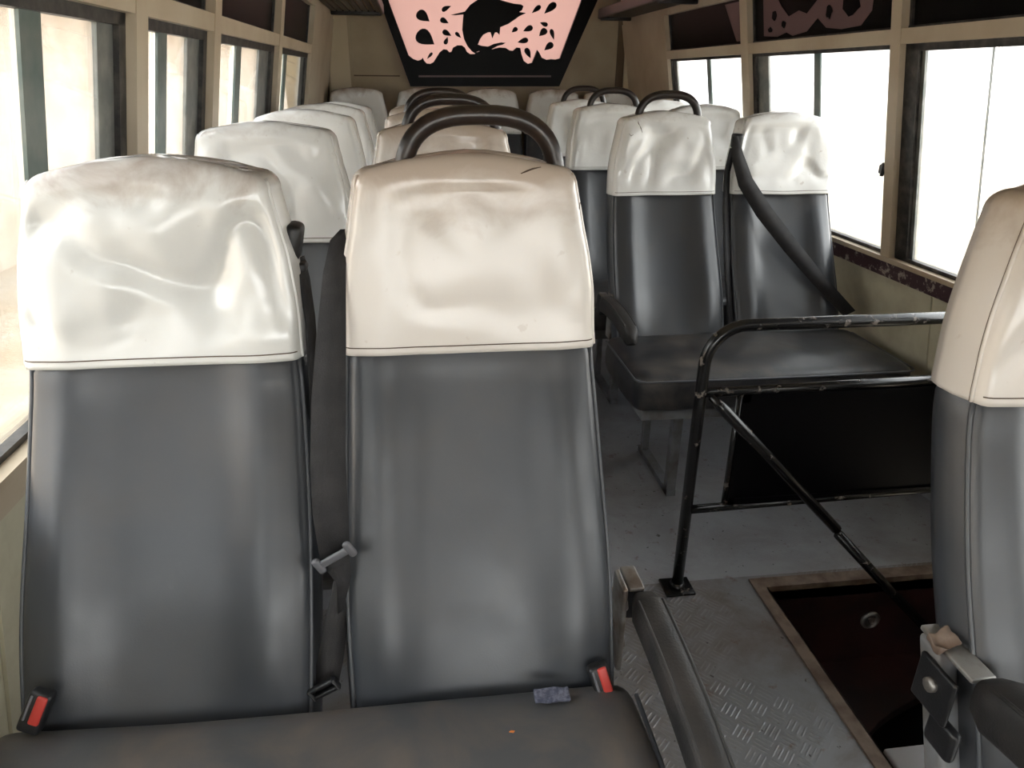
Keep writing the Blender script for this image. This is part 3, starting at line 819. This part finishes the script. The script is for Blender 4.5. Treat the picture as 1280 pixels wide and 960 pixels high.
# ---------------------------------------------------------------- loose and small things
p = atY(1087, 774, WY1-.001)
lamp = thing('step_lamp', 'small round lamp on the dark red wall of the stairwell', 'lamp', p)
mb = MB(); mb.lathe([(.030, 0), (.030, .006), (.024, .012), (.021, .008), (.019, .004), (.001, .004)], (0, 0, 0), 'y', 26); mb.build('lamp_ring', M['bare_steel'], lamp)
mb = MB(); tri = [(-.014, .010), (.012, .013), (.008, -.013), (.0, -.015)]
mb.poly([(a_, -.010, b_) for a_, b_ in tri], (0, .006, 0)); mb.build('lens', M['lamp_lens'], lamp)
bp = V((1.06, 1.00, 0))
mb = MB(); mb.rbox((0, 0, .185), (.16, .14, .37), .018, (3, 3, 3)); mb.rbox((0, 0, .372), (.168, .148, .02), .008, (2, 2, 1))
bx = mb.build('plastic_box', M['white_plastic']); bx.location = (1.14, 1.04, WD+.0)
tag(bx, 'white plastic box standing in the stairwell beside the foreground armrest', 'box')
vp = V(atZ(690, 870, .510))
mb = MB(); mb.rbox((0, 0, 0), (.052, .020, .006), .002, (12, 4, 1), fn=lambda p: (p.x, p.y+.002*noise.noise(p*90), p.z+.003*noise.noise(V((p.x*50, p.y*50, 3)))-p.x*.05+.25*(p.y+.006 if p.y > 0 else 0)))
vo = mb.build('hook_strip', M['velcro']); vo.location = vp
tag(vo, 'frayed dark blue hook and loop strip lying on the nearest cushion', 'strip')
lp = V(atZ(640, 915, .513))
mb = MB(); mb.poly([(-.004, 0, 0), (-.001, .002, 0), (.004, .001, 0), (.002, -.002, 0)], (0, 0, .001)); lo = mb.build('leaf_scrap', M['dirt_leaf']); lo.location = lp
tag(lo, 'tiny orange leaf scrap on the nearest dusty cushion', 'scrap')

# ---------------------------------------------------------------- outside
mb = MB(); mb.box(-60, 60, -60, 60, -.95, -.9); struct(mb.build('ground', M['dry_ground']))
mb = MB(); mb.box(-5.3, -5.0, -14, 40, -.9, 2.1); struct(mb.build('wall_yard', M['plaster_wall']))
mb = MB()
for i in range(60): mb.hexa([(-5.6, -14+i*.9, 2.55), (-4.5, -14+i*.9, 2.1), (-4.5, -13.2+i*.9, 2.1), (-5.6, -13.2+i*.9, 2.55), (-5.6, -14+i*.9, 2.6), (-4.5, -14+i*.9, 2.15), (-4.5, -13.2+i*.9, 2.15), (-5.6, -13.2+i*.9, 2.6)])
struct(mb.build('trim_roof', M['iron_sheet']))

# ---------------------------------------------------------------- light: bright hazy sky
w = bpy.data.worlds.new('World'); S.world = w; w.use_nodes = True
nt = w.node_tree; bg = nt.nodes['Background']
tc = nt.nodes.new('ShaderNodeTexCoord'); sp = nt.nodes.new('ShaderNodeSeparateXYZ'); rp = nt.nodes.new('ShaderNodeValToRGB')
nt.links.new(tc.outputs['Generated'], sp.inputs[0]); nt.links.new(sp.outputs[2], rp.inputs[0]); nt.links.new(rp.outputs[0], bg.inputs[0])
rp.color_ramp.elements[0].color = (1, .98, .97, 1); rp.color_ramp.elements[1].color = (.90, .95, 1, 1)
bg.inputs[1].default_value = 1.35
sun = bpy.data.lights.new('sun', 'SUN'); sun.energy = 1.2; sun.angle = .6; sun.color = (1, .96, .9)
so = bpy.data.objects.new('sun', sun); COL.objects.link(so); so.rotation_euler = (math.radians(18), math.radians(-14), 0)

# ---------------------------------------------------------------- camera and view
cd = bpy.data.cameras.new('camera'); cam = bpy.data.objects.new('camera', cd); COL.objects.link(cam)
cd.sensor_width = 36; cd.lens = 36*FPX/1280; cd.clip_start = .02
cam.matrix_world = Matrix(((RT.x, UP.x, -FW.x, 0), (RT.y, UP.y, -FW.y, 0), (RT.z, UP.z, -FW.z, H), (0, 0, 0, 1)))
S.camera = cam
vs = S.view_settings; vs.view_transform = 'Standard'; vs.look = 'None'; vs.gamma = 1; vs.use_curve_mapping = False; vs.exposure = 2.52
